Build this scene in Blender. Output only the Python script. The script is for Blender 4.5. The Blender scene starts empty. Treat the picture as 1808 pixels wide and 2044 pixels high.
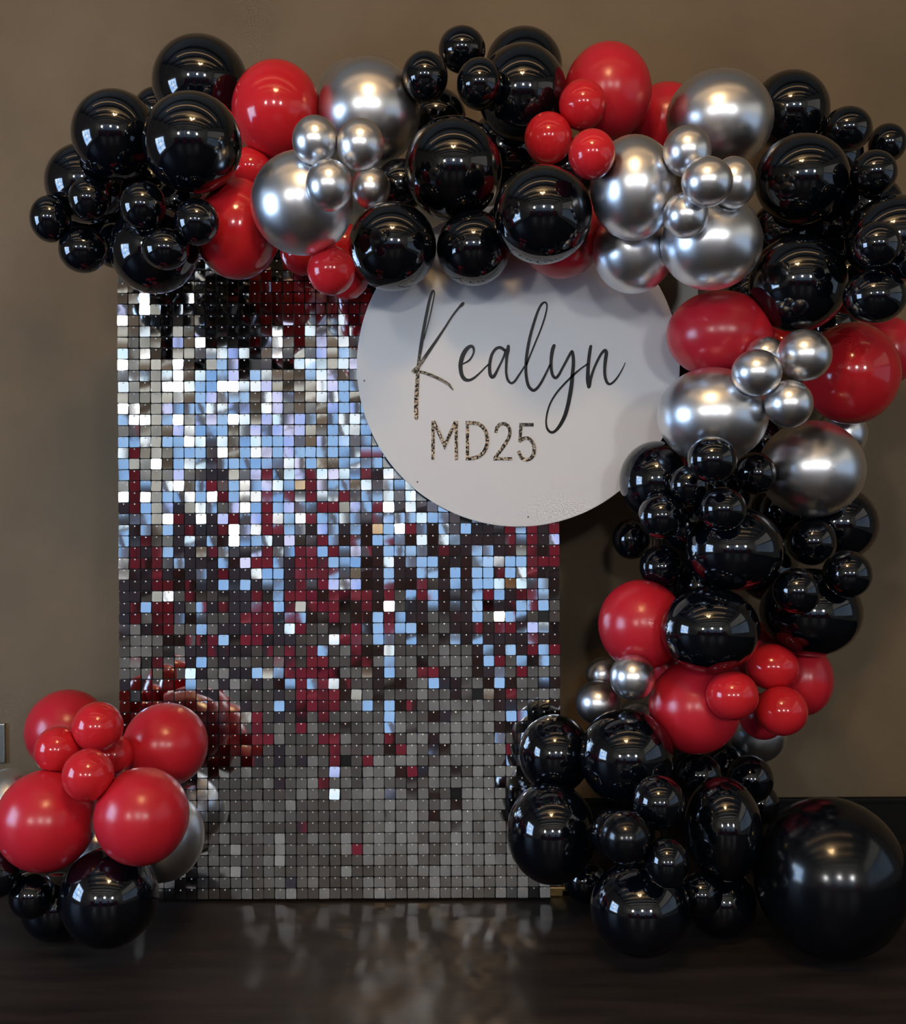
import bpy, bmesh, math, random
import numpy as np
from mathutils import Vector, Matrix, Euler

R = math.radians
random.seed(7)
rng = np.random.RandomState(11)
scene = bpy.context.scene
COL = scene.collection

# ------------------------------------------------------------------ camera
F_PX = 2300.0            # focal length in pixels of the 1808 x 2044 frame
CX, CY = 904.0, 950.0    # where the level line of sight meets the picture
CAM = Vector((0.0, -3.146, 1.155))
cam_d = bpy.data.cameras.new('camera')
cam = bpy.data.objects.new('camera', cam_d)
COL.objects.link(cam)
CAM_M = Matrix.Translation(CAM) @ Matrix.Rotation(R(90), 4, 'X') @ Matrix.Rotation(R(-0.3), 4, 'Z')
cam.matrix_world = CAM_M
cam_d.sensor_fit = 'HORIZONTAL'
cam_d.sensor_width = 36.0
cam_d.lens = 36.0 * F_PX / 1808.0
cam_d.shift_y = (CY - 1022.0) / 1808.0
cam_d.clip_start = 0.05
scene.camera = cam
CAM_R = CAM_M.to_3x3()

def at(px, py, y):
    """point of the world plane Y = y seen at pixel (px, py)"""
    d = CAM_R @ Vector(((px - CX) / F_PX, -(py - CY) / F_PX, -1.0))
    return CAM + d * ((y - CAM.y) / d.y)

# ------------------------------------------------------------------ exposure, world
scene.view_settings.view_transform = 'Standard'
scene.view_settings.look = 'None'
scene.view_settings.gamma = 1.0
scene.view_settings.use_curve_mapping = False
scene.view_settings.exposure = -0.13
world = bpy.data.worlds.new('world')
scene.world = world
world.use_nodes = True
world.node_tree.nodes['Background'].inputs[0].default_value = (0.55, 0.68, 0.9, 1)
world.node_tree.nodes['Background'].inputs[1].default_value = 0.3
scene.cycles.max_bounces = 8
scene.cycles.sample_clamp_indirect = 6.0
scene.cycles.caustics_reflective = False

LAMP_E = 270.0     # glowing globes of the pendant
SIDE_WIN = 16.0     # daylight window on the left
BACK_WIN = 1.7    # far windows behind the photographer

# ------------------------------------------------------------------ materials
def mat(name, col=(0.5, 0.5, 0.5), rough=0.5, metal=0.0, spec=0.5, coat=0.0, coat_r=0.03,
        emit=None, strength=0.0):
    m = bpy.data.materials.new(name)
    m.use_nodes = True
    b = m.node_tree.nodes['Principled BSDF']
    b.inputs['Base Color'].default_value = (*col, 1)
    b.inputs['Roughness'].default_value = rough
    b.inputs['Metallic'].default_value = metal
    b.inputs['Specular IOR Level'].default_value = spec
    b.inputs['Coat Weight'].default_value = coat
    b.inputs['Coat Roughness'].default_value = coat_r
    if emit:
        b.inputs['Emission Color'].default_value = (*emit, 1)
        b.inputs['Emission Strength'].default_value = strength
    return m

def noise_col(m, c1, c2, scale=3.0, detail=4.0, lo=0.35, hi=0.65, stretch=(1, 1, 1), bump=0.0,
              bscale=None, rough=None):
    nt = m.node_tree; b = nt.nodes['Principled BSDF']
    tc = nt.nodes.new('ShaderNodeTexCoord'); mp = nt.nodes.new('ShaderNodeMapping')
    mp.inputs['Scale'].default_value = stretch
    n = nt.nodes.new('ShaderNodeTexNoise'); n.inputs['Scale'].default_value = scale
    n.inputs['Detail'].default_value = detail
    r = nt.nodes.new('ShaderNodeValToRGB')
    r.color_ramp.elements[0].position = lo; r.color_ramp.elements[0].color = (*c1, 1)
    r.color_ramp.elements[1].position = hi; r.color_ramp.elements[1].color = (*c2, 1)
    nt.links.new(tc.outputs['Object'], mp.inputs[0]); nt.links.new(mp.outputs[0], n.inputs[0])
    nt.links.new(n.outputs[0], r.inputs[0]); nt.links.new(r.outputs[0], b.inputs['Base Color'])
    if rough:
        mr = nt.nodes.new('ShaderNodeMapRange')
        mr.inputs['To Min'].default_value, mr.inputs['To Max'].default_value = rough
        nt.links.new(n.outputs[0], mr.inputs[0]); nt.links.new(mr.outputs[0], b.inputs['Roughness'])
    if bump:
        n2 = nt.nodes.new('ShaderNodeTexNoise'); n2.inputs['Scale'].default_value = bscale or scale * 6
        n2.inputs['Detail'].default_value = 3
        nt.links.new(mp.outputs[0], n2.inputs[0])
        bp = nt.nodes.new('ShaderNodeBump'); bp.inputs['Strength'].default_value = bump
        bp.inputs['Distance'].default_value = 0.01
        nt.links.new(n2.outputs[0], bp.inputs['Height']); nt.links.new(bp.outputs[0], b.inputs['Normal'])
    return m

M = {}
M['wall'] = noise_col(mat('plaster', rough=0.75, spec=0.25), (0.132, 0.099, 0.061), (0.192, 0.141, 0.087), 1.9, 9, 0.3, 0.7, bump=0.22, bscale=18)
M['floor'] = noise_col(mat('dark_floor', rough=0.3, spec=0.1), (0.012, 0.009, 0.008), (0.032, 0.024, 0.020), 6, 8, 0.3, 0.75, stretch=(0.5, 3, 1), bump=0.06, bscale=40, rough=(0.30, 0.46))
def worn_gloss(m, fac, rough):
    """scuffed floor: the coloured boards with only a thin share of gloss left"""
    nt = m.node_tree; b = nt.nodes['Principled BSDF']; out = nt.nodes['Material Output']
    d = nt.nodes.new('ShaderNodeBsdfDiffuse'); g = nt.nodes.new('ShaderNodeBsdfGlossy'); mx = nt.nodes.new('ShaderNodeMixShader')
    fr = nt.nodes.new('ShaderNodeLayerWeight'); fr.inputs['Blend'].default_value = 0.25
    mr = nt.nodes.new('ShaderNodeMapRange'); mr.inputs['To Min'].default_value, mr.inputs['To Max'].default_value = fac
    nt.links.new(fr.outputs['Facing'], mr.inputs[0]); nt.links.new(mr.outputs[0], mx.inputs[0])
    g.inputs['Roughness'].default_value = rough
    for l in list(nt.links):
        if l.to_socket == b.inputs['Base Color']: nt.links.new(l.from_socket, d.inputs['Color'])
        if l.to_socket == b.inputs['Normal']: nt.links.new(l.from_socket, g.inputs['Normal']); nt.links.new(l.from_socket, d.inputs['Normal'])
    nt.links.new(d.outputs[0], mx.inputs[1]); nt.links.new(g.outputs[0], mx.inputs[2]); nt.links.new(mx.outputs[0], out.inputs['Surface'])
worn_gloss(M['floor'], (0.010, 0.12), 0.42)
M['base'] = mat('black_baseboard', (0.003, 0.003, 0.003), 0.6, spec=0.2)
M['warm_fill'] = None
M['ceiling'] = mat('ceiling', (0.62, 0.62, 0.56), 0.8)
M['beam'] = mat('beam', (0.10, 0.065, 0.04), 0.6)
M['room'] = noise_col(mat('room_wall', rough=0.8), (0.15, 0.145, 0.13), (0.24, 0.235, 0.205), 2)
M['red_seat'] = noise_col(mat('burgundy', rough=0.6), (0.15, 0.015, 0.03), (0.48, 0.03, 0.075), 2.5)
M['black'] = mat('black_latex', (0.0012, 0.0022, 0.0045), 0.085, spec=0.6, coat=0.35, coat_r=0.02)
M['pearl_black'] = mat('pearl_black_latex', (0.002, 0.0028, 0.0045), 0.17, spec=0.5)
M['red'] = mat('red_latex', (0.56, 0.018, 0.032), 0.26, spec=0.5)
M['gloss_red'] = mat('gloss_red_latex', (0.60, 0.018, 0.026), 0.13, spec=0.5)
M['silver'] = mat('chrome_latex', (0.8, 0.81, 0.83), 0.31, metal=1.0)
M['mirror'] = mat('mirror_tile', (0.84, 0.86, 0.88), 0.045, metal=1.0)
M['grid'] = mat('black_plastic_grid', (0.004, 0.005, 0.008), 0.4)
M['pin'] = mat('clear_plastic_pin', (0.9, 0.9, 0.92), 0.12, spec=1.0)
M['gold'] = mat('gold_tube', (0.72, 0.49, 0.2), 0.3, metal=1.0)
M['board'] = mat('sign_face', (0.68, 0.68, 0.68), 0.42, spec=0.4)
M['screw'] = mat('screw', (0.02, 0.02, 0.02), 0.4, metal=0.6)
M['stand'] = mat('dark_brown_lacquer', (0.010, 0.005, 0.003), 0.3, spec=0.4)
M['steel'] = mat('brushed_steel', (0.42, 0.42, 0.38), 0.32, metal=1.0)
M['dark'] = mat('dark_frame', (0.02, 0.018, 0.016), 0.5)
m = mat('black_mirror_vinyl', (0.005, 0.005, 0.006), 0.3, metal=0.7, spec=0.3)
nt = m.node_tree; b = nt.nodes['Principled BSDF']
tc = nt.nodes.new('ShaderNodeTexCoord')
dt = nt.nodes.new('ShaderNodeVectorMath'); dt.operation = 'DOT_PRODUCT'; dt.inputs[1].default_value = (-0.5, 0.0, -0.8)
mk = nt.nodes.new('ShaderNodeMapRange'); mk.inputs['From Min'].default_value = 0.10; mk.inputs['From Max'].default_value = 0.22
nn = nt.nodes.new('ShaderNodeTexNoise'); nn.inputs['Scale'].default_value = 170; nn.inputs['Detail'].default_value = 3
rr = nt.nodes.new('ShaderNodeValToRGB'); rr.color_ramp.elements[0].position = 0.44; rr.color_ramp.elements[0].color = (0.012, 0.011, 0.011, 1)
rr.color_ramp.elements[1].position = 0.6; rr.color_ramp.elements[1].color = (0.55, 0.45, 0.34, 1)  # brown-gold mottling paints reflected foil sparkle into the lower-left lettering
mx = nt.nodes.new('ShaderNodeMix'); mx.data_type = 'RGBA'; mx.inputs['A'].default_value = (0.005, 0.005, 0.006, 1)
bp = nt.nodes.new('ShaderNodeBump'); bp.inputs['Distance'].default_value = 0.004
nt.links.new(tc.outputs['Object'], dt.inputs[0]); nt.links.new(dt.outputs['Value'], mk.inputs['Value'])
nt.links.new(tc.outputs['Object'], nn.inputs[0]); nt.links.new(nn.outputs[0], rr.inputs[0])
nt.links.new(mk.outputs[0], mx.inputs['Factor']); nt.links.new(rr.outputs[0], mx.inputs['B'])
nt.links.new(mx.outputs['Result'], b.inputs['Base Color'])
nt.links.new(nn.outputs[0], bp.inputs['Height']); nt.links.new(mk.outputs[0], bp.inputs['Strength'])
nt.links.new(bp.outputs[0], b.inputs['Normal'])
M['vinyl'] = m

def glow(name, c1, c2, strength, scale=1.0):
    m = bpy.data.materials.new(name); m.use_nodes = True
    nt = m.node_tree; nt.nodes.remove(nt.nodes['Principled BSDF'])
    e = nt.nodes.new('ShaderNodeEmission'); e.inputs['Strength'].default_value = strength
    tc = nt.nodes.new('ShaderNodeTexCoord'); n = nt.nodes.new('ShaderNodeTexNoise')
    n.inputs['Scale'].default_value = scale; n.inputs['Detail'].default_value = 3
    r = nt.nodes.new('ShaderNodeValToRGB')
    r.color_ramp.elements[0].position = 0.38; r.color_ramp.elements[0].color = (*c1, 1)
    r.color_ramp.elements[1].position = 0.62; r.color_ramp.elements[1].color = (*c2, 1)
    nt.links.new(tc.outputs['Object'], n.inputs[0]); nt.links.new(n.outputs[0], r.inputs[0])
    nt.links.new(r.outputs[0], e.inputs[0])
    nt.links.new(e.outputs[0], nt.nodes['Material Output'].inputs[0])
    return m
M['sky_side'] = glow('daylight_pane', (0.25, 0.5, 1.0), (0.75, 0.9, 1.0), SIDE_WIN, 2.0)
M['sky_a'] = glow('far_pane_blue', (0.24, 0.46, 0.85), (0.38, 0.60, 0.92), BACK_WIN * 0.62, 0.8)
M['sky_b'] = glow('far_pane_white', (0.62, 0.82, 0.95), (0.95, 0.93, 0.92), BACK_WIN * 0.8, 1.5)
M['sky_c'] = glow('far_pane_lilac', (0.30, 0.42, 0.85), (0.75, 0.72, 0.95), BACK_WIN * 0.75, 1.5)
M['blind'] = glow('lit_blind', (0.30, 0.44, 0.68), (0.44, 0.54, 0.66), 1.1, 0.5)
M['blind_w'] = glow('lit_roller_blind', (0.62, 0.60, 0.55), (0.75, 0.72, 0.66), 1.0, 0.5)
M['lamp'] = glow('lamp_globe', (1.0, 0.62, 0.28), (1.0, 0.66, 0.32), LAMP_E, 1.0)
M['strip'] = glow('far_lamp', (1.0, 0.93, 0.84), (0.9, 0.95, 1.0), 150.0, 1.0)
M['warm_fill'] = glow('wall_warming_glow', (1.0, 0.58, 0.26), (1.0, 0.62, 0.3), 5.0, 1.0)

# ------------------------------------------------------------------ mesh helpers
def link(name, me, material=None, parent=None):
    o = bpy.data.objects.new(name, me)
    COL.objects.link(o)
    if material is not None:
        ms = material if isinstance(material, (list, tuple)) else [material]
        if not me.materials:
            for k in ms: me.materials.append(k)
    if parent is not None: o.parent = parent
    return o

def from_bm(name, bm, material, parent=None, smooth=False):
    me = bpy.data.meshes.new(name)
    bmesh.ops.recalc_face_normals(bm, faces=bm.faces)
    bm.to_mesh(me); bm.free()
    if smooth:
        me.polygons.foreach_set('use_smooth', [True] * len(me.polygons))
    return link(name, me, material, parent)

def box(bm, x0, x1, y0, y1, z0, z1, bevel=0.0):
    vs = [bm.verts.new((x, y, z)) for x in (x0, x1) for y in (y0, y1) for z in (z0, z1)]
    fs = []
    for f in ((0, 1, 3, 2), (4, 6, 7, 5), (0, 4, 5, 1), (2, 3, 7, 6), (0, 2, 6, 4), (1, 5, 7, 3)):
        fs.append(bm.faces.new([vs[i] for i in f]))
    if bevel:
        es = list({e for f in fs for e in f.edges})
        bmesh.ops.bevel(bm, geom=es, offset=bevel, segments=2, affect='EDGES', profile=0.7)

def boxo(name, x0, x1, y0, y1, z0, z1, material, parent=None, bevel=0.0):
    bm = bmesh.new(); box(bm, x0, x1, y0, y1, z0, z1, bevel)
    return from_bm(name, bm, material, parent)

def empty(name, loc=(0, 0, 0)):
    o = bpy.data.objects.new(name, None); COL.objects.link(o); o.location = loc
    o.empty_display_size = 0.05
    return o

def tag(o, label=None, cat=None, group=None, kind=None):
    if label: o['label'] = label
    if cat: o['category'] = cat
    if group: o['group'] = group
    if kind: o['kind'] = kind
    return o

def struct(o): o['kind'] = 'structure'; return o

# ------------------------------------------------------------------ room
XL, XR, YB, YF, ZC = -4.2, 4.2, 0.5, -12.0, 4.2
struct(boxo('floor', XL - 0.2, XR + 0.2, YF - 0.2, YB + 0.2, -0.1, 0.0, M['floor']))
struct(boxo('wall_back', XL - 0.2, XR + 0.2, YB, YB + 0.12, 0.0, ZC, M['wall']))
struct(boxo('wall_left', XL - 0.12, XL, YF, YB, 0.0, ZC, M['room']))
struct(boxo('wall_right', XR, XR + 0.12, YF, YB, 0.0, ZC, M['room']))
struct(boxo('wall_front', XL - 0.2, XR + 0.2, YF - 0.12, YF, 0.0, ZC, noise_col(mat('dark_wall', rough=0.7), (0.05, 0.038, 0.05), (0.12, 0.095, 0.11), 2)))
ceil = struct(boxo('ceiling', XL - 0.2, XR + 0.2, YF - 0.2, YB + 0.2, ZC, ZC + 0.1, M['ceiling']))
for k in range(9):
    y = -0.7 - k * 1.25
    boxo('beam', XL, XR, y - 0.09, y + 0.09, ZC - 0.2, ZC, M['beam'], ceil)
bb = struct(boxo('baseboard_back', XL, XR, YB - 0.018, YB, 0.0, 0.118, M['base']))
tr = struct(boxo('trim_1', XL, XR, YB - 0.024, YB, 0.118, 0.134, M['base'], None, 0.004))

def window(name, axis, pos, a0, a1, z0, z1, pane, nv=2, nh=2, fr=0.06, sgn=1):
    """axis 'x': window in a plane of constant x; 'y': of constant y; sgn = inward direction"""
    w = empty(name); struct(w)
    def b(n, u0, u1, v0, v1, d0, d1, mt, par):
        p0, p1 = sorted((pos + sgn * d0, pos + sgn * d1))
        if axis == 'x': return boxo(n, p0, p1, u0, u1, v0, v1, mt, par)
        return boxo(n, u0, u1, p0, p1, v0, v1, mt, par)
    f = b('window_frame', a0 - fr, a1 + fr, z0 - fr, z0, 0.0, 0.07, M['dark'], w)
    b('window_frame', a0 - fr, a1 + fr, z1, z1 + fr, 0.0, 0.07, M['dark'], w)
    b('window_frame', a0 - fr, a0, z0, z1, 0.0, 0.07, M['dark'], w)
    b('window_frame', a1, a1 + fr, z0, z1, 0.0, 0.07, M['dark'], w)
    b('pane', a0, a1, z0, z1, 0.005, 0.02, pane, w)
    for k in range(1, nv):
        u = a0 + (a1 - a0) * k / nv
        b('mullion', u - 0.02, u + 0.02, z0, z1, 0.02, 0.05, M['dark'], w)
    for k in range(1, nh):
        v = z0 + (z1 - z0) * k / nh
        b('mullion', a0, a1, v - 0.015, v + 0.015, 0.02, 0.05, M['dark'], w)
    return w

window('window_1', 'x', XL, -3.1, -1.3, 0.45, 2.1, M['sky_side'], 3, 3)
window('window_2', 'x', XR, -5.0, -0.6, 0.6, 2.0, M['blind'], 1, 1, sgn=-1)
window('window_3', 'x', XR, -5.0, -0.6, 2.14, 3.3, M['blind_w'], 1, 1, sgn=-1)
spans = [(-4.0, -3.1, 'sky_b'), (-2.9, -2.0, 'sky_c'), (-1.8, -0.9, 'sky_b'), (-0.7, 0.3, 'sky_a'),
         (0.5, 1.4, 'sky_b'), (1.6, 2.5, 'sky_c'), (2.7, 3.9, 'sky_b')]
for k, (a, b_, mm) in enumerate(spans):
    wn = window('window_%d' % (4 + k), 'y', YF, a, b_, 2.3, 4.0, M[mm], 2, 2)
    low = boxo('lower_pane', a, b_, YF + 0.005, YF + 0.02, 1.2, 2.2, M['sky_a'], wn)
    boxo('window_frame', a - 0.06, b_ + 0.06, YF, YF + 0.07, 1.12, 1.2, M['dark'], wn)
for k, (a, b_) in enumerate([(-4.1, -3.0), (-1.5, -0.7), (0.8, 1.2), (2.7, 3.8)]):
    t = empty('booth_seat', (0.5 * (a + b_), -7.1, 0))
    tag(t, 'tall burgundy booth seat in front of the added dark block, %s' % ['leftmost', 'second from the left', 'third from the left', 'rightmost'][k], 'seat', 'booth seats')
    w = (b_ - a) / 2
    boxo('seat_cushion', -w, w, 0.0, 0.5, 0.1, 0.48, M['red_seat'], t, 0.04)
    boxo('backrest', -w, w, -0.3, -0.12, 0.1, 1.42, M['red_seat'], t, 0.04)

t = empty('glare_block', (0, -7.9, 0)); tag(t, 'long dark block added across the room behind the camera against floor glare', 'glare block')  # unseen block added to cut grazing floor reflections in the tiles
boxo('block_front', -3.9, 3.9, -0.3, 0.25, 0.0, 0.93, mat('block_front_mat', (0.085, 0.062, 0.078), 0.45), t)
boxo('block_top', -3.95, 3.95, -0.35, 0.32, 0.93, 0.98, mat('block_top_mat', (0.05, 0.045, 0.05), 0.3), t, 0.01)
# pendant with three warm globes, above and behind the photographer
t = empty('pendant_lamp', (0.0, -3.1, ZC)); tag(t, 'warm three globe pendant lamp hanging from the beamed ceiling', 'lamp')
boxo('ceiling_plate', -0.12, 0.12, -0.12, 0.12, -0.03, 0.0, M['dark'], t)
for gx, gy in ((-0.17, 0.1), (0.17, 0.1), (0.0, -0.2)):
    bm = bmesh.new(); bmesh.ops.create_uvsphere(bm, u_segments=20, v_segments=12, radius=0.07)
    bmesh.ops.translate(bm, verts=bm.verts, vec=(gx, gy, -0.36))
    from_bm('globe', bm, M['lamp'], t, True)
    bm = bmesh.new(); bmesh.ops.create_cone(bm, cap_ends=True, segments=8, radius1=0.006, radius2=0.006, depth=0.27)
    bmesh.ops.translate(bm, verts=bm.verts, vec=(gx, gy, -0.157))
    from_bm('cord', bm, M['dark'], t)
for k, yy in enumerate((-1.32, -2.57, -3.82)):  # strips added to warm the upper wall; they reflect as arcs in balloons
    t = empty('wall_warming_strip', (0.0, yy, ZC)); tag(t, 'warm glowing strip added along the ceiling to warm the wall top, %s from the backdrop wall' % ('nearest', 'second', 'third')[k], 'lamp')
    boxo('housing', -2.6, 2.6, -0.05, 0.05, -0.03, 0.0, M['dark'], t)
    boxo('diffuser', -2.55, 2.55, -0.04, 0.04, -0.042, -0.03, M['warm_fill'], t)
for k, (x, z, w, h) in enumerate([(0.0, 2.62, 0.36, 0.36), (-3.0, 2.5, 0.3, 0.5), (2.6, 2.5, 0.3, 0.5)]):
    t = empty('ceiling_light', (x, -8.0, z))
    tag(t, ['wide white light hanging over the middle of the far room', 'narrow white light hanging at the far left',
            'narrow white light hanging at the far right'][k], 'lamp')
    boxo('diffuser', -w / 2, w / 2, -0.05, 0.05, -h / 2, h / 2, M['strip'], t)
    boxo('cord', -0.01, 0.01, -0.01, 0.01, h / 2, ZC - z, M['dark'], t)

# ------------------------------------------------------------------ sequin wall
P = 0.03
NC, NR = 40, 60
X0 = at(242, 1700, 0.0).x
sw = empty('sequin_wall', (X0 + NC * P / 2, 0.03, 0.0))
tag(sw, 'tall backdrop of square silver mirror sequins on a black grid', 'backdrop')
SWI = Matrix.Translation(-Vector(sw.location))
def put(o): o.parent = sw; o.matrix_parent_inverse = SWI; return o
YT = -0.012         # plane of the tile hinges
for i in range(4):
    for j in range(6):
        z0 = 0.003 + j * 0.3; z1 = min(z0 + 0.299, 0.006 + NR * P)
        if i == 3 and j == 0:      # the corner cell is missing: the gold base tube shows there
            bm = bmesh.new()
            box(bm, X0 + 0.9005, X0 + 1.1695, 0.0, 0.008, z0, z1)
            box(bm, X0 + 1.1695, X0 + 1.1995, 0.0, 0.008, 0.034, z1)
            put(from_bm('grid_panel', bm, M['grid'])); continue
        put(boxo('grid_panel', X0 + i * 0.3 + 0.0005, X0 + i * 0.3 + 0.2995, 0.0, 0.008, z0, z1, M['grid']))
fx0, fx1 = X0 + 0.04, X0 + NC * P - 0.04
for x in (fx0, X0 + NC * P / 2, fx1):
    put(boxo('upright_tube', x - 0.0125, x + 0.0125, 0.012, 0.034, 0.027, 1.78, M['gold'], None, 0.002))
put(boxo('top_tube', fx0 - 0.0125, fx1 + 0.0125, 0.009, 0.034, 1.78, 1.805, M['gold'], None, 0.002))
bm = bmesh.new()
xe = at(1143, 1780, 0.0).x
box(bm, X0 + 0.05, xe, 0.010, 0.045, 0.0005, 0.0265, 0.003)
box(bm, X0 + 0.02, X0 + 0.05, 0.010, 0.40, 0.0005, 0.0205, 0.003)
box(bm, xe - 0.03, xe, 0.010, 0.40, 0.0005, 0.0205, 0.003)
put(from_bm('base_tube', bm, M['gold']))

def tile_mesh(warp):
    """rounded square mirror tile hinged at its top centre; y = -thickness is the front"""
    h = 0.0139; c = 0.0022
    out = [(-h + c, -h), (0, -h), (h - c, -h), (h, -h + c), (h, 0), (h, h - c), (h - c, h), (0, h), (-h + c, h),
           (-h, h - c), (-h, 0), (-h, -h + c)]
    vs = []; k1, k2, k3 = warp
    def y(x, z): return -0.0006 - k1 * (x / h) ** 2 - k2 * (z / h) ** 2 - k3 * x * z / h / h
    vs.append((0, y(0, 0), 0))
    for x, z in out: vs.append((x, y(x, z), z))
    for x, z in out: vs.append((x, y(x, z), z))
    for x, z in out: vs.append((x, y(x, z) + 0.0006, z))
    n = len(out); fs = []
    for i in range(n): fs.append((0, 1 + i, 1 + (i + 1) % n))
    for i in range(n): fs.append((1 + n + i, 1 + 2 * n + i, 1 + 2 * n + (i + 1) % n, 1 + n + (i + 1) % n))
    fs.append(tuple(1 + 2 * n + i for i in range(n))[::-1])
    vs = [(x, yy, z - h + 0.003) for x, yy, z in vs]
    mi = [0] * len(fs)
    # the plastic pin it hangs from
    p0 = len(vs); r = 0.0023
    for rr, dy in ((r, -0.0006), (r * 0.8, -0.0026)):
        for a in range(6):
            vs.append((rr * math.cos(a * math.pi / 3), dy, rr * math.sin(a * math.pi / 3)))
    vs.append((0, -0.0034, 0))
    for a in range(6):
        b = (a + 1) % 6
        fs.append((p0 + a, p0 + 6 + a, p0 + 6 + b, p0 + b)); mi.append(1)
        fs.append((p0 + 6 + a, p0 + 12, p0 + 6 + b)); mi.append(1)
    # orient every face outward (front towards -y)
    va = np.array(vs); cen = va.mean(0); cen[1] = 0.0; out_f = []
    for f, m_ in zip(fs, mi):
        a, b, c_ = va[f[0]], va[f[1]], va[f[2]]
        nrm = np.cross(b - a, c_ - a); mid = va[list(f)].mean(0)
        ref = (mid - np.array([0, 0, 0])) if m_ else (mid - np.array([0, -0.0003, -h + 0.003]))
        if m_ == 0 and len(f) == 3: ref = np.array([0, -1, 0])
        if m_ == 0 and len(f) == 12: ref = np.array([0, 1, 0])
        if m_ and len(f) == 3: ref = np.array([0, -1, 0])
        out_f.append(f if np.dot(nrm, ref) > 0 else f[::-1])
    return va, out_f, mi
WARPS = [(0, 0, 0), (.00003, .00002, .00002), (-.00004, .00005, 0), (.00008, -.00002, .00003), (.00002, .0001, -.00004),
         (.00014, .00006, .00006)]
WARP_P = [.34, .2, .16, .12, .1, .08]
BASES = [tile_mesh(w) for w in WARPS]
def np_mesh(name, V, Fs, mi, mats, smooth_front=True):
    me = bpy.data.meshes.new(name)
    me.from_pydata([tuple(v) for v in V], [], Fs)
    me.polygons.foreach_set('material_index', mi)
    me.polygons.foreach_set('use_smooth', [len(f) == 3 and m_ == 0 for f, m_ in zip(Fs, mi)])
    for k in mats: me.materials.append(k)
    return me
TM = [np_mesh('mirror_tile', *b, [M['mirror'], M['pin']]) for b in BASES]
colyaw = rng.normal(0, 0.9, NC)
colpitch = rng.normal(0, 1.0, NC)
tiles = []
cls = [None] * NC
drift = [0.0] * NC
for j in range(NR):
    for i in range(NC):
        if j == 0 and i == NC - 1: continue
        if rng.rand() < 0.003: continue
        x = X0 + (i + 0.5) * P + rng.normal(0, 0.0003)
        z = 0.006 + (j + 1) * P - 0.0035 + rng.normal(0, 0.0002)
        # neighbours in a column hang alike, so tilt classes run on for a few rows
        if rng.rand() > 0.30 or cls[i] is None: cls[i] = rng.rand()
        drift[i] = drift[i] * 0.7 + rng.normal(0, 0.45)
        u = cls[i]
        pitch = (rng.normal(0.5, 0.5) if u < 0.46 else rng.normal(3.2, 0.6) if u < 0.74 else rng.normal(6.0, 1.3)) + colpitch[i] * 0.7 + drift[i]
        pitch = max(pitch, -1.2)
        yaw = rng.normal(0, 1.0) + colyaw[i] * 1.4 + (cls[i] * 97 % 1 - 0.5) * 4
        if rng.rand() < 0.03: yaw += rng.normal(0, 9)
        if rng.rand() < 0.02: pitch += abs(rng.normal(0, 10))
        roll = rng.normal(0, 1.1)
        if abs(yaw) > 12: yaw = 12 * (1 if yaw > 0 else -1)
        kind = rng.choice(6, p=WARP_P)

        M4 = Matrix.Translation((x, YT, z)) @ Euler((R(-pitch), R(roll), R(yaw)), 'XYZ').to_matrix().to_4x4()
        tiles.append((i, j, kind, M4, (x, z)))
# the 300 drawn largest stand alone: those closest to the lens that nothing covers
def covered(x, z):
    sx, sz = SIGN_C
    return (x - sx) ** 2 + (z - sz) ** 2 < 0.45 ** 2 or z > 1.62
SIGN_Y = -0.050
SIGN_R = 322.5 * (SIGN_Y - CAM.y) / F_PX
_c = at(1034.5, 729, SIGN_Y); SIGN_C = (_c.x, _c.z)
vis = [t for t in tiles if not covered(*t[4])]
vis.sort(key=lambda t: (t[4][0] + 0.25) ** 2 + (t[4][1] - 1.155) ** 2)
single = set(id(t) for t in vis[:300])
V, Fs, mi = [], [], []
off = 0
for t in tiles:
    i, j, kind, M4, _ = t
    if id(t) in single:
        o = bpy.data.objects.new('mirror_tile', TM[kind]); COL.objects.link(o)
        o.parent = sw; o.matrix_parent_inverse = SWI; o.matrix_basis = M4
    else:
        bv, bf, bmi = BASES[kind]
        A = np.array(M4)
        V.append(bv @ A[:3, :3].T + A[:3, 3])
        Fs += [tuple(k + off for k in f) for f in bf]; mi += bmi; off += len(bv)
V = np.concatenate(V)
rest = put(link('mirror_tiles', np_mesh('mirror_tiles', V, Fs, mi, [M['mirror'], M['pin']])))
rest['kind'] = 'stuff'

# ------------------------------------------------------------------ round sign
sg = empty('round_sign', (SIGN_C[0], SIGN_Y, SIGN_C[1]))
tag(sg, 'round white sign board with black script lettering in front of the sequins', 'sign')
bm = bmesh.new()
prof = [(SIGN_R - 0.0012, 0.0), (SIGN_R, 0.0012), (SIGN_R, 0.011), (SIGN_R - 0.0012, 0.0122)]
N = 160; rings = []
for r_, y_ in prof:
    rings.append([bm.verts.new((r_ * math.cos(2 * math.pi * k / N), y_, r_ * math.sin(2 * math.pi * k / N))) for k in range(N)])
for a, b in zip(rings, rings[1:]):
    for k in range(N): bm.faces.new((a[k], a[(k + 1) % N], b[(k + 1) % N], b[k]))
bm.faces.new(rings[0]); bm.faces.new(rings[-1])
from_bm('board', bm, M['board'], sg)
for px, py in ((727, 760), (833, 962), (1054, 1032)):
    c = at(px, py, SIGN_Y)
    bm = bmesh.new(); bmesh.ops.create_cone(bm, cap_ends=True, segments=12, radius1=0.0022, radius2=0.0014, depth=0.002)
    bmesh.ops.rotate(bm, verts=bm.verts, cent=(0, 0, 0), matrix=Matrix.Rotation(R(90), 3, 'X'))
    s = from_bm('screw', bm, M['screw'], sg); s.location = (c.x - sg.location.x, -0.001, c.z - sg.location.z)

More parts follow.
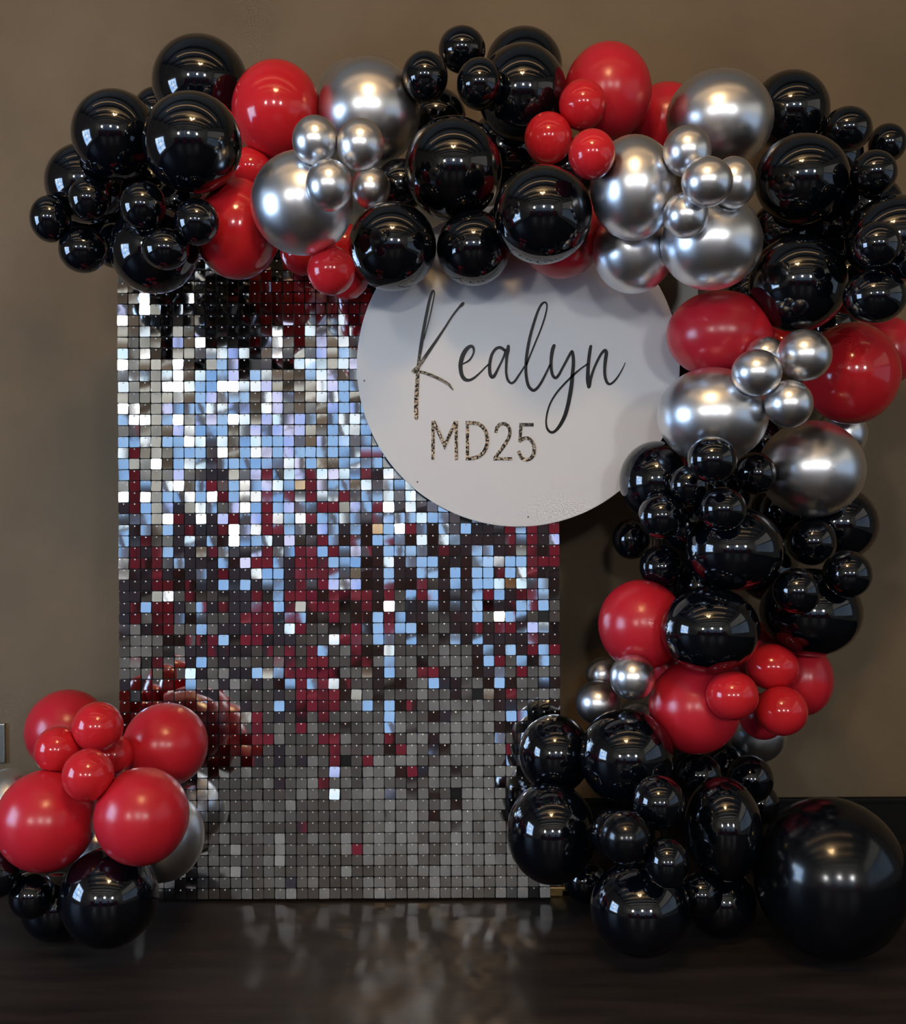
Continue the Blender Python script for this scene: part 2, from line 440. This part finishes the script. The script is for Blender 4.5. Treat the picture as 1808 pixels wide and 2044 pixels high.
def smooth_pts(pts, n=10):
    out = []
    P4 = [pts[0]] + list(pts) + [pts[-1]]
    for k in range(1, len(P4) - 2):
        p0, p1, p2, p3 = [np.array(q, float) for q in P4[k - 1:k + 3]]
        for s in range(n):
            t = s / n
            out.append(0.5 * ((2 * p1) + (-p0 + p2) * t + (2 * p0 - 5 * p1 + 4 * p2 - p3) * t * t + (-p0 + 3 * p1 - 3 * p2 + p3) * t ** 3))
    out.append(np.array(pts[-1], float))
    return out

def stroke(bm, pts, org, sc, smooth=True, round_cap=True, lift=0.0):
    p = smooth_pts(pts, 8) if smooth else [np.array(q, float) for q in pts]
    Q = []
    for q in p:
        w = at(org[0] + q[0] / sc, org[1] + q[1] / sc, SIGN_Y)
        Q.append((w.x - SIGN_C[0], w.z - SIGN_C[1], q[2] / sc * (SIGN_Y - CAM.y) / F_PX / 2 * (1.12 if smooth else 1.0)))
    n = len(Q); T = []
    for k in range(n):
        if smooth or k in (0, n - 1):
            a, b = Q[max(k - 1, 0)], Q[min(k + 1, n - 1)]
            t = np.array([b[0] - a[0], b[1] - a[1]]); T.append((t / (np.linalg.norm(t) + 1e-9), 1.0))
        else:
            a = np.array(Q[k][:2]) - np.array(Q[k - 1][:2]); b = np.array(Q[k + 1][:2]) - np.array(Q[k][:2])
            a = a / np.linalg.norm(a); b = b / np.linalg.norm(b); t = a + b; t /= np.linalg.norm(t)
            T.append((t, 1.0 / max(0.35, float(np.dot(t, a)))))
    L, Rr = [], []
    for (x, z, w), (t, mlt) in zip(Q, T):
        nx, nz = -t[1] * mlt, t[0] * mlt
        L.append((x + nx * w, z + nz * w)); Rr.append((x - nx * w, z - nz * w))
    def cap(q, t, sgn):
        x, z, w = q; out = []
        for k in range(1, 6):
            a = math.pi * k / 6
            c, s = math.cos(a), math.sin(a) * sgn
            out.append((x + (-t[1] * c + t[0] * s) * w, z + (t[0] * c + t[1] * s) * w))
        return out
    yf, yb = -0.0011 - lift, -0.0001
    def v(q, y): return bm.verts.new((q[0], y, q[1]))
    lf = [v(q, yf) for q in L]; rf = [v(q, yf) for q in Rr]; lb = [v(q, yb) for q in L]; rb = [v(q, yb) for q in Rr]
    for k in range(n - 1):
        bm.faces.new((lf[k], lf[k + 1], rf[k + 1], rf[k]))
        bm.faces.new((lf[k], lb[k], lb[k + 1], lf[k + 1])); bm.faces.new((rf[k], rf[k + 1], rb[k + 1], rb[k]))
    if round_cap:
        for (q, t, s, a, b, c, d) in ((Q[0], T[0][0], -1, lf[0], rf[0], lb[0], rb[0]), (Q[-1], T[-1][0], 1, lf[-1], rf[-1], lb[-1], rb[-1])):
            cc = cap(q, t, s)
            f = [v(k, yf) for k in cc]
            bm.faces.new([a] + f + [b])
    else:
        bm.faces.new((lf[0], rf[0], rb[0], lb[0])); bm.faces.new((lf[-1], lb[-1], rb[-1], rf[-1]))

A1, A2, A3, A4 = ((810, 570), 7.3), ((900, 590), 8.218), ((1070, 660), 9.04), ((850, 830), 7.861)
GLYPHS = [
 [(A1, [(262,780,16),(300,640,14),(345,470,16),(385,290,18),(410,160,16),(414,100,18),(400,76,26),(375,110,34),(340,230,38),(300,420,40),(262,620,42),(225,850,46),(195,1050,42),(178,1200,44),(168,1350,50),(160,1500,54),(150,1700,56),(150,1880,54),(152,1935,44)]),
  (A1, [(832,262,40),(810,285,44),(770,325,30),(680,440,26),(560,625,28),(430,820,36),(300,1010,44),(220,1130,46),(150,1210,48),(108,1245,46)]),
  (A1, [(110,1262,34),(220,1262,40),(320,1290,40),(440,1340,42),(540,1390,40),(620,1440,38),(660,1490,24),(690,1526,8)])],
 [(A2, [(190,1125,22),(290,1070,30),(350,990,28),(374,910,30),(360,850,40),(320,832,48),(255,880,62),(195,980,68),(160,1110,66),(160,1220,60),(185,1320,58),(235,1378,56),(300,1388,44),(380,1350,36),(480,1262,26),(560,1180,24),(615,1128,24)])],
 [(A2, [(880,900,44),(850,875,44),(800,852,44),(730,880,44),(670,970,44),(640,1090,48),(632,1200,50),(645,1300,52),(680,1338,50),(720,1300,46),(770,1200,34),(830,1080,30),(875,980,36),(905,900,50)]),
  (A2, [(940,832,46),(932,900,56),(915,1000,44),(905,1150,38),(905,1270,36),(930,1380,36),(985,1437,34),(1045,1405,34),(1110,1310,30),(1170,1220,26),(1218,1145,26)])],
 [(A2, [(1235,1130,38),(1290,1000,26),(1380,780,26),(1470,560,26),(1540,350,26),(1572,200,24),(1565,130,24),(1530,112,28),(1480,150,34),(1420,270,38),(1350,480,42),(1290,700,44),(1245,950,46),(1228,1150,44),(1235,1330,44),(1270,1480,46),(1340,1553,46),(1400,1530,42),(1470,1440,38),(1550,1290,32),(1622,1140,28)])],
 [(A3, [(322,272,54),(300,330,60),(280,430,58),(268,560,52),(270,680,50),(295,800,48),(345,853,48),(400,810,46),(460,700,40),(530,570,40),(600,440,44),(645,375,44),(665,450,52),(670,600,56),(655,780,60),(640,950,64),(610,1150,66),(570,1350,64),(510,1550,62),(420,1720,54),(330,1820,44),(260,1832,42),(200,1770,34),(178,1650,28),(200,1480,30),(260,1300,30),(370,1120,32),(500,970,34),(600,870,34),(700,775,36),(800,690,28),(925,602,26)])],
 [(A3, [(985,284,48),(970,360,54),(945,560,56),(932,750,60),(935,900,70),(948,1015,56)]),
  (A3, [(960,1000,50),(985,860,46),(1040,690,40),(1110,530,40),(1180,410,44),(1238,358,54),(1265,405,58),(1250,520,58),(1235,680,50),(1240,820,48),(1275,930,46),(1330,965,38),(1400,920,34),(1480,820,26),(1550,700,20),(1605,580,12)])],
]
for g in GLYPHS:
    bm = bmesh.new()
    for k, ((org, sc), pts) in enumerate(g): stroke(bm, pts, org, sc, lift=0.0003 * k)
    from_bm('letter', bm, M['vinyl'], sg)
GL2 = [
 [([(110,80,50),(110,692,50)], 0), ([(475,80,50),(475,692,50)], 0), ([(118,84,52),(293,470,52),(467,84,52)], 0)],
 [([(650,80,52),(650,700,52)], 0), ([(640,112,54),(740,112,54),(830,132,54),(905,195,54),(950,290,52),(962,385,50),(945,490,52),(900,575,54),(830,635,54),(740,665,54),(640,670,54)], 1)],
 [([(1098,268,48),(1108,200,50),(1150,145,50),(1215,125,50),(1280,155,50),(1316,230,50),(1308,320,50),(1262,410,50),(1190,515,50),(1085,662,50)], 1), ([(1055,675,52),(1352,675,52)], 0)],
 [([(1690,140,56),(1465,140,56)], 0), ([(1492,115,50),(1470,415,50)], 0), ([(1462,405,46),(1520,362,50),(1590,350,50),(1655,395,50),(1695,490,50),(1685,600,50),(1635,670,50),(1560,690,50),(1490,650,50),(1450,550,48)], 1)],
]
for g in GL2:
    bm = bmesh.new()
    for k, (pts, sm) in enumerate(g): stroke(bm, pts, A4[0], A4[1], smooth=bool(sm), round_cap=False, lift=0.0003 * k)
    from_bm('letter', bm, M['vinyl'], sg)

# stand board behind the sign's right edge
t = empty('sign_stand', (at(1356, 700, 0.04).x, 0.04, 0))
tag(t, 'dark brown lacquered upright board behind the right edge of the round sign', 'stand')
boxo('upright_board', -0.055, 0.055, 0.0, 0.02, 0.018, 1.75, M['stand'], t, 0.003)
boxo('foot', -0.1, 0.1, -0.05, 0.2, 0.0, 0.018, M['stand'], t, 0.004)
boxo('edge_rail', -0.075, -0.058, -0.004, 0.024, 0.018, 1.75, mat('brown_metal', (0.10, 0.06, 0.035), 0.3, metal=0.8), t, 0.003)
boxo('cross_arm', -0.34, -0.058, 0.002, 0.018, 1.22, 1.26, M['stand'], t, 0.002)

# steel plate on the wall at the left edge
zt, zb = at(0, 1443, YB).z, at(0, 1522, YB).z
xr = at(12, 1480, YB).x
t = empty('wall_plate', (xr - 0.04, YB, (zt + zb) / 2)); tag(t, 'brushed steel socket plate on the wall at the left edge', 'wall plate')
h = (zt - zb) / 2
bm = bmesh.new(); box(bm, -0.04, 0.04, -0.012, 0.0, -h, h, 0.004)
from_bm('plate', bm, M['steel'], t)
boxo('socket', -0.02, 0.018, -0.0145, -0.011, -h * 0.62, h * 0.62, M['dark'], t, 0.002)

# ------------------------------------------------------------------ balloons
# (material, cx, cy, rx, ry, layer, label) in pixels of the photograph; a larger layer lies nearer the viewer
B, PB, RD, GR, S = 'black', 'pearl_black', 'red', 'gloss_red', 'silver'
BALLOONS = [
 # upper left black bunch
 (B, 400,167,95,95, 2, 'large black balloon standing highest at the upper left, beside the first red one'),
 (B, 316,224,50,50, 0, 'black balloon peeping out behind the topmost large black one at upper left'),
 (B, 230,269,85,89, 3, 'large black balloon at upper left, left neighbour of the frontmost black one'),
 (B, 384,285,98,100, 4, 'large black balloon at upper left overlapping the topmost one and touching the red ones'),
 (B, 172,366,80,80, 1, 'large black balloon on the outer left edge of the arch, half hidden by small ones'),
 (B, 101,437,40,47, 5, 'small black balloon furthest left in the arch'),
 (B, 178,397,40,44, 4, 'small black balloon upper left of four, in front of the outer left large one'),
 (B, 166,499,48,46, 5, 'small black balloon lowest of the left four, in front of the bare wall'),
 (B, 285,411,46,50, 5, 'small black balloon just under the seam of the two large upper left black ones'),
 (B, 393,443,45,47, 6, 'small black balloon overlapping the left side of the lower red one'),
 (B, 330,497,47,42, 6, 'small black balloon in front of the large one that hangs over the sequins'),
 (B, 308,498,88,88, 3, 'large black balloon hanging over the top left corner of the sequins'),
 (B, 240,440,66,66, 0, 'shadowed black balloon deep between the small black ones at upper left'),
 (B, 362,405,52,50, 0.5, 'shadowed black balloon left of the lower left red one'),
 (B, 145,440,46,44, 0.5, 'shadowed black balloon behind the leftmost small black ones'),
 (B, 232,490,46,46, 0.5, 'shadowed black balloon right of the lowest small one of the left four'),
 (B, 300,375,70,70, 0, 'shadowed black balloon deep behind the two large upper left black ones'),
 # left red and silver
 (GR, 552,221,89,99, 3, 'large red balloon between the upper left black ones and the big silver one'),
 (GR, 473,457,86,101, 3, 'large red balloon hanging low over the sequins left of the silver one'),
 (GR, 500,335,42,42, 0, 'shadowed red balloon glimpsed between the two large left red ones'),
 (S, 603,405,102,104, 5, 'large silver balloon lower of the left pair, above the sequins'),
 (S, 736,224,103,106, 3, 'large silver balloon upper of the left pair, left of the top black bunch'),
 (S, 705,196,74,76, 1, 'silver balloon showing as a sliver behind the upper left large silver one'),
 (S, 629,281,46,50, 7, 'small silver balloon upper left of the left four'),
 (S, 719,289,48,52, 8, 'small silver balloon upper right of the left four'),
 (S, 657,370,47,52, 9, 'small silver balloon in front of the lower left large silver one'),
 (S, 739,375,40,43, 6, 'small silver balloon lowest right of the left four, beside black ones'),
 (GR, 661,540,48,49, 5, 'small bright red balloon frontmost below the left silver ones'),
 (GR, 605,502,46,48, 2, 'small red balloon tucked under the lower left large silver one'),
 (GR, 692,551,45,47, 3, 'small red balloon behind the bright red one, left of the sign'),
 (GR, 688,490,44,44, 1, 'small red balloon wedged between silver and black above the bright red one'),
 # top centre black
 (B, 783,492,88,89, 4, 'large black balloon over the upper left edge of the white sign'),
 (B, 905,337,98,103, 6, 'large black balloon in the middle of the arch, reflecting a window'),
 (B, 848,154,46,51, 5, 'small black balloon left of three on the crown of the arch'),
 (B, 922,99,47,46, 4, 'small black balloon topmost of three on the crown of the arch'),
 (B, 957,167,46,51, 6, 'small black balloon right of three on the crown of the arch'),
 (B, 1042,186,89,97, 3, 'large black balloon on the crown, left of the large red one'),
 (B, 1045,132,77,76, 1, 'black balloon showing as a crescent highest behind the crown'),
 (B, 1012,300,80,80, 1, 'shadowed black balloon behind the middle of the arch'),
 (B, 870,235,60,60, 1, 'shadowed black balloon below the left small one of the crown'),
 (B, 1140,335,58,58, 0, 'shadowed black balloon behind the three small red ones'),
 (B, 800,370,52,52, 0, 'shadowed black balloon behind the lowest small silver one'),
 (B, 1012,455,48,48, 0, 'shadowed black filler balloon added between the two lowest black ones over the sign'),  # filler added to stop lamp light leaking through the gap onto the sign
 (B, 1083,429,99,98, 6, 'large black balloon below the three small red ones, over the sign'),
 (B, 945,495,74,75, 3, 'large black balloon hanging lowest over the middle top of the sign'),
 # red beside crown
 (RD, 1213,184,87,97, 3, 'large red balloon highest at the top right of the arch'),
 (GR, 1163,209,48,50, 6, 'small red balloon topmost of three in front of the large red one'),
 (GR, 1094,276,48,52, 6, 'small red balloon leftmost of three, against black'),
 (GR, 1181,308,47,50, 7, 'small red balloon lowest of three, above the silver one'),
 (RD, 1330,243,75,77, 1, 'red balloon half hidden behind the top right large silver one'),
 (RD, 1120,466,85,90, 2, 'red balloon peeping out below a black one at the top of the sign'),
 # right silver
 (S, 1264,375,86,104, 5, 'large silver balloon left one of the right group, below the small red ones'),
 (S, 1264,500,81,86, 3, 'large silver balloon hanging over the top right of the sign'),
 (S, 1436,238,106,97, 4, 'large silver balloon topmost of the right group'),
 (S, 1419,483,101,96, 5, 'large silver balloon lowest right of the right group, above a red one'),
 (S, 1371,302,48,51, 7, 'small silver balloon topmost of the right four'),
 (S, 1411,363,51,50, 9, 'small silver balloon frontmost of the right four'),
 (S, 1463,365,44,52, 7, 'small silver balloon rightmost of the right four'),
 (S, 1368,430,45,46, 8, 'small silver balloon lowest of the right four'),
 # upper right black
 (B, 1577,222,77,80, 2, 'large black balloon topmost at upper right, beside the large silver one'),
 (B, 1601,358,93,90, 4, 'large black balloon in the middle of the upper right black bunch'),
 (B, 1592,566,97,97, 5, 'large black balloon at right, between two red ones below it'),
 (B, 1691,258,48,45, 4, 'small black balloon leftmost of three at the upper right edge'),
 (B, 1771,286,37,39, 2, 'small black balloon rightmost of three at the upper right edge'),
 (B, 1744,345,45,45, 5, 'small black balloon lowest of three at the upper right edge'),
 (B, 1785,478,95,88, 3, 'large black balloon cut by the right edge of the picture'),
 (B, 1749,489,48,47, 6, 'small black balloon in front of the large one cut by the right edge'),
 (B, 1746,592,62,54, 6, 'medium black balloon at the right edge just above the large red one'),
 (B, 1812,522,36,36, 5, 'small black balloon almost wholly beyond the right edge'),
 (B, 1655,655,56,56, 0.5, 'shadowed black balloon above the glossy red one at right'),
 (B, 1665,310,56,56, 0.5, 'shadowed black balloon behind the three small ones at the upper right edge'),
 (B, 1740,410,60,60, 0.4, 'shadowed black balloon above the large one cut by the right edge'),
 (B, 1680,440,72,72, 0, 'shadowed black balloon between the upper right black ones'),
 (B, 1560,460,60,60, 0, 'shadowed black balloon behind the right silver group'),
 (B, 1690,560,66,66, 1, 'shadowed black balloon behind the two black ones above the right red ones'),
 (B, 1500,590,50,50, 0, 'shadowed black balloon glimpsed above the red one right of the sign'),
 # right red and silver
 (RD, 1437,668,106,88, 4, 'large red balloon overlapping the right edge of the white sign'),
 (GR, 1698,745,95,102, 4, 'large red balloon at right with sharp highlights, beside small silver ones'),
 (RD, 1770,700,62,68, 1, 'red balloon at the right edge behind the large glossy red one'),
 (GR, 1560,690,46,46, 1, 'shadowed red balloon behind the small silver ones at right'),
 (S, 1510,744,50,47, 8, 'small silver balloon leftmost of the cluster between two red ones'),
 (S, 1605,709,54,52, 9, 'small silver balloon upper right of the cluster between two red ones'),
 (S, 1528,710,40,38, 6, 'small silver balloon mostly hidden behind its cluster between two red ones'),
 (S, 1574,806,48,48, 8, 'small silver balloon lowest of the cluster between two red ones'),
 (S, 1422,829,110,96, 5, 'large silver balloon beside the lower right of the sign'),
 (S, 1620,936,104,97, 5, 'large silver balloon below the glossy red one at right'),
 (S, 1680,865,50,50, 2, 'silver balloon peeping out behind, below the glossy red one'),
 # middle right black
 (B, 1310,960,74,80, 4, 'large black balloon overlapping the lower right edge of the sign'),
 (B, 1421,917,50,47, 9, 'small black balloon in front of the large silver one beside the sign'),
 (B, 1507,945,41,43, 7, 'small black balloon between the two large silver ones'),
 (B, 1375,968,41,40, 7, 'small black balloon left of and below the topmost small one'),
 (B, 1442,1016,48,44, 8, 'small black balloon in the centre of the middle right bunch'),
 (B, 1319,1030,46,46, 7, 'small black balloon left in the middle right bunch, below the sign'),
 (B, 1260,1076,38,41, 6, 'small black balloon furthest left in the middle right bunch'),
 (B, 1319,1132,43,43, 6, 'small black balloon just above the left red one'),
 (B, 1466,1095,97,84, 5, 'large black balloon in the heart of the middle right bunch'),
 (B, 1620,1081,49,48, 6, 'small black balloon below the right large silver one'),
 (B, 1672,1045,79,75, 2, 'large black balloon bulging out at right behind the silver one'),
 (B, 1691,1146,48,48, 6, 'small black balloon on the right flank of the middle right bunch'),
 (B, 1619,1222,100,88, 4, 'large black balloon lowest right of the middle right bunch'),
 (B, 1590,1180,47,46, 6, 'small black balloon resting in front of the lowest right large one'),
 (B, 1417,1257,98,86, 5, 'large black balloon between red ones, lowest left of the bunch'),
 (B, 1440,985,56,52, 0.5, 'shadowed black balloon between the small ones below the left large silver one'),
 (B, 1532,1140,60,60, 0.5, 'shadowed black balloon between the heart and the right flank of the middle bunch'),
 (B, 1520,880,44,50, 0.5, 'shadowed black balloon glimpsed between the two large silver ones at right'),
 (B, 1370,1050,50,50, 1, 'shadowed black balloon behind the left small ones of the middle bunch'),
 (B, 1560,1020,60,60, 1, 'shadowed black balloon under the right large silver one'),
 (B, 1400,1170,50,50, 1, 'shadowed black balloon behind the heart of the middle bunch'),
 # lower right red
 (RD, 1280,1247,86,90, 3, 'large red balloon beside the black bunch, left in the lower right reds'),
 (RD, 1530,1290,50,50, 1, 'shadowed red balloon between the two lowest large black ones'),
 (RD, 1386,1412,91,92, 5, 'large red balloon in the middle of the lower right reds'),
 (GR, 1541,1331,53,46, 6, 'small red balloon upper one right of centre, under the black ones'),
 (RD, 1600,1355,61,73, 3, 'large red balloon furthest right in the lower right reds'),
 (GR, 1461,1388,52,49, 8, 'small red balloon frontmost of the lower right reds'),
 (GR, 1560,1419,51,49, 7, 'small red balloon lower right of the small reds'),
 (RD, 1522,1430,46,46, 3, 'small red balloon tucked below and behind the other small reds'),
 (RD, 1330,1330,40,40, 1, 'shadowed red balloon between the two large lower right reds'),
 (RD, 1490,1330,44,44, 1, 'shadowed red balloon beneath the lowest left black one'),
 (S, 1205,1346,36,34, 5, 'small silver balloon upper left of the lowest silver cluster'),
 (S, 1262,1352,45,46, 7, 'small silver balloon upper right of the lowest silver cluster'),
 (S, 1194,1403,46,44, 6, 'small silver balloon lower left of the lowest silver cluster'),
 (S, 1266,1430,34,33, 3, 'small silver balloon in shadow under the lowest silver cluster'),
 (S, 1510,1465,58,56, 1, 'dim silver balloon behind the lowest small red one'),
 # lower right black
 (B, 1107,1505,72,78, 4, 'large black balloon overlapping the right side of the sequins, upper one'),
 (B, 1250,1510,94,94, 6, 'large black balloon topmost of the bottom right bunch'),
 (B, 1100,1662,89,100, 5, 'large black balloon overlapping the lower right of the sequins'),
 (B, 1314,1602,53,54, 8, 'small black balloon in the centre of the bottom right bunch'),
 (B, 1395,1547,46,42, 3, 'medium black balloon in shadow right below the large red one'),
 (B, 1448,1530,44,45, 2, 'black balloon showing as a rim beside the dim silver one'),
 (B, 1496,1555,47,47, 4, 'small black balloon at the right shoulder of the bottom bunch'),
 (B, 1512,1604,42,42, 2, 'shadowed black balloon under the right shoulder of the bottom bunch'),
 (B, 1443,1655,76,103, 6, 'tall oval black balloon beside the giant one'),
 (PB, 1248,1672,52,53, 9, 'small satin black balloon frontmost of the bottom right bunch'),
 (B, 1224,1665,46,50, 7, 'small black balloon hugging the satin one from behind'),
 (B, 1330,1722,44,50, 7, 'small black balloon above the lowest large one'),
 (B, 1278,1813,100,92, 5, 'large black balloon resting on the floor in the bottom right bunch'),
 (B, 1398,1785,43,43, 3, 'small black balloon in shadow near the floor left of the giant one'),
 (B, 1168,1757,44,44, 1, 'small black balloon at the foot of the sequins by the gold bar'),
 (B, 1440,1800,70,70, 0, 'shadowed black balloon on the floor between the large one and the giant'),
 (PB, 1658,1751,150,156, 4, 'giant satin black balloon on the floor at the right edge'),
 # lower left cluster
 (RD, 133,1458,81,81, 3, 'large red balloon upper left of the floor cluster at left'),
 (GR, 195,1451,50,50, 7, 'small red balloon topmost of the floor cluster at left'),
 (GR, 115,1497,45,47, 6, 'small red balloon leftmost of the four small ones at left'),
 (GR, 176,1547,51,52, 8, 'small red balloon frontmost of the floor cluster at left'),
 (GR, 228,1508,37,42, 5, 'small red balloon rear right of the four small ones at left'),
 (RD, 330,1487,84,83, 4, 'large red balloon upper right of the floor cluster, against the sequins'),
 (RD, 283,1629,93,96, 5, 'large red balloon lower right of the floor cluster at left'),
 (RD, 92,1638,98,100, 5, 'large red balloon lower left of the floor cluster, cut by the edge'),
 (S, 325,1671,82,87, 2, 'large silver balloon behind the lower right red one at left'),
 (S, 18,1600,64,65, 1, 'silver balloon at the left edge behind the lower left red one'),
 (S, 190,1690,48,48, 1, 'silver balloon glimpsed between the two lower left red ones'),
 (B, -6,1745,46,46, 5, 'small black balloon cut by the left edge, below the red one'),
 (B, 63,1787,44,46, 4, 'small black balloon low at left, beside the large floor one'),
 (B, 218,1790,97,98, 3, 'large black balloon on the floor beneath the left red ones'),
 (B, 110,1810,66,66, 1, 'shadowed black balloon on the floor under the left cluster'),
]
CORE = [(120,440),(300,310),(560,320),(780,320),(960,300),(1150,310),(1400,350),(1600,380),(1690,560),(1600,720),(1500,850),
        (1470,1050),(1500,1200),(1430,1370),(1340,1520),(1320,1680),(1380,1800)]
CORE2 = [(180,1540),(190,1700),(150,1760)]
def core_dir(x, y):
    best = None
    for path in (CORE, CORE2):
        for (ax, ay), (bx, by) in zip(path, path[1:]):
            dx, dy = bx - ax, by - ay
            t = max(0, min(1, ((x - ax) * dx + (y - ay) * dy) / (dx * dx + dy * dy)))
            qx, qy = ax + t * dx, ay + t * dy
            d = math.hypot(qx - x, qy - y)
            if best is None or d < best[0]: best = (d, qx - x, qy - y)
    d, vx, vy = best
    s = min(1.0, d / 90.0)
    return Vector((vx / (d + 1e-6) * s * 0.5, 0.87, -vy / (d + 1e-6) * s * 0.5)).normalized()

PANEL_PX = (236, 1119)
def solve_depths():
    """every balloon goes as deep as the things behind it let it"""
    order = sorted(range(len(BALLOONS)), key=lambda k: (BALLOONS[k][5], BALLOONS[k][1]))
    pos = {}
    for k in order:
        m_, cx, cy, rx, ry, lay, lab = BALLOONS[k]
        rp = 0.5 * (rx + ry)
        y = -0.02 if not lay and 'shadowed' in lab else 0.22 if lay < 4 else 0.09
        while y > -1.2:
            r = rp * (y - CAM.y) / F_PX
            p = at(cx, cy, y)
            ok = y <= min(0.47 - 1.16 * r, 0.22)
            if ok and PANEL_PX[0] - rx < cx < PANEL_PX[1] + rx and p.z - r < 1.81:
                ok = y <= -0.022 - 1.08 * r
            if ok and math.hypot(cx - 1034.5, cy - 729) < 323 + rp * 0.95:
                ok = y <= SIGN_Y - 0.003 - 1.06 * r
            if ok and 1310 < cx + rx and cx - rx < 1400 and p.z - r < 1.75:
                ok = y <= 0.03 - 1.06 * r
            if ok: ok = p.z - ry * (y - CAM.y) / F_PX >= 0.0005      # stay above the floor
            if ok:
                for j in pos:
                    pj, rj = pos[j]
                    bj = BALLOONS[j]
                    s = 0.92 * (r + rj)
                    d2 = ((cx - bj[1]) ** 2 + (cy - bj[2]) ** 2) * ((min(y, pj.y) - CAM.y) / F_PX) ** 2
                    d2 = min(d2, (p.x - pj.x) ** 2 + (p.z - pj.z) ** 2)
                    if d2 < s * s and y > pj.y - math.sqrt(s * s - d2): ok = False; break
            if ok: break
            y -= 0.004
        pos[k] = (at(cx, cy, y), rp * (y - CAM.y) / F_PX)
    return pos
POS = solve_depths()

def balloon_profile():
    pr = []
    n = 22
    for k in range(n + 1):
        th = math.pi * (k / n) * 0.93
        a, r = math.cos(th), math.sin(th)
        if th > math.pi / 2:
            u = (th - math.pi / 2) / (math.pi / 2)
            a *= 1 + 0.10 * u; r *= 1 - 0.10 * u * u
        pr.append((a, r))
    pr += [(-1.115, 0.13), (-1.14, 0.085), (-1.155, 0.06), (-1.175, 0.055), (-1.185, 0.085), (-1.195, 0.07)]
    return pr
PROF = balloon_profile()
NS = 40
_th = np.arange(NS) * 2 * math.pi / NS
BV = [np.array([0, -1.0, 0])]     # front pole at -y, neck towards +y
for a, r in PROF[1:]:
    for t_ in _th: BV.append(np.array([r * math.cos(t_), -a, r * math.sin(t_)]))
BV.append(np.array([0, -PROF[-1][0], 0]))
BV = np.array(BV)
BF = []
nr = len(PROF) - 1
for k in range(NS): BF.append((0, 1 + (k + 1) % NS, 1 + k)[::-1])
for q in range(nr - 1):
    for k in range(NS):
        a, b = 1 + q * NS + k, 1 + q * NS + (k + 1) % NS
        BF.append((a, a + NS, b + NS, b)[::-1])
for k in range(NS): BF.append((1 + (nr - 1) * NS + k, len(BV) - 1, 1 + (nr - 1) * NS + (k + 1) % NS)[::-1])

_bm = bmesh.new()
_v = [_bm.verts.new(p) for p in BV]
for f in BF: _bm.faces.new([_v[q] for q in f])
_bm.verts.index_update()
bmesh.ops.recalc_face_normals(_bm, faces=_bm.faces)
BF = [tuple(v.index for v in f.verts) for f in _bm.faces]
_bm.free()

GROUPS = {B: 'black latex balloons', PB: 'satin black balloons', RD: 'red latex balloons', GR: 'red latex balloons', S: 'chrome silver balloons'}
SIZES = [np.array([b[3] * (POS[k][0].y - CAM.y) / F_PX, POS[k][1], b[4] * (POS[k][0].y - CAM.y) / F_PX]) for k, b in enumerate(BALLOONS)]
def reach(k, u):
    """how far balloon k extends from its centre in direction u"""
    return 1.0 / math.sqrt(float(((u / SIZES[k]) ** 2).sum()))
for k, (m_, cx, cy, rx, ry, lay, lab) in enumerate(BALLOONS):
    p, r = POS[k]
    sc = (p.y - CAM.y) / F_PX
    n = core_dir(cx, cy)
    q = Vector((0, 1, 0)).rotation_difference(n).to_matrix()
    A = np.array(q)
    V = BV @ A.T
    V = V * np.array([rx * sc, r, ry * sc])
    for rep_ in range(2):
        for j in range(len(BALLOONS)):
            if j == k: continue
            d = np.array(POS[j][0] - p); L = np.linalg.norm(d)
            if L > 1.35 * (SIZES[k].max() + SIZES[j].max()): continue
            u = d / L
            ra, rb = reach(k, u), reach(j, -u)
            if ra + rb < L - 0.002: cut = (L + ra - rb) / 2
            else: cut = (L + (ra * ra - rb * rb) / L) / 2
            cut = min(max(cut, 0.25 * ra), L - 0.25 * rb) - 0.0006
            h = V @ u
            over = h > cut          # latex pressed flat against its neighbour
            V[over] -= np.outer(h[over] - cut, u)
    me = bpy.data.meshes.new('balloon')
    me.from_pydata([tuple(v) for v in V], [], BF)
    me.polygons.foreach_set('use_smooth', [True] * len(BF))
    me.materials.append(M[m_])
    o = bpy.data.objects.new('balloon', me); COL.objects.link(o)
    o.location = p
    tag(o, lab, 'balloon', GROUPS[m_])
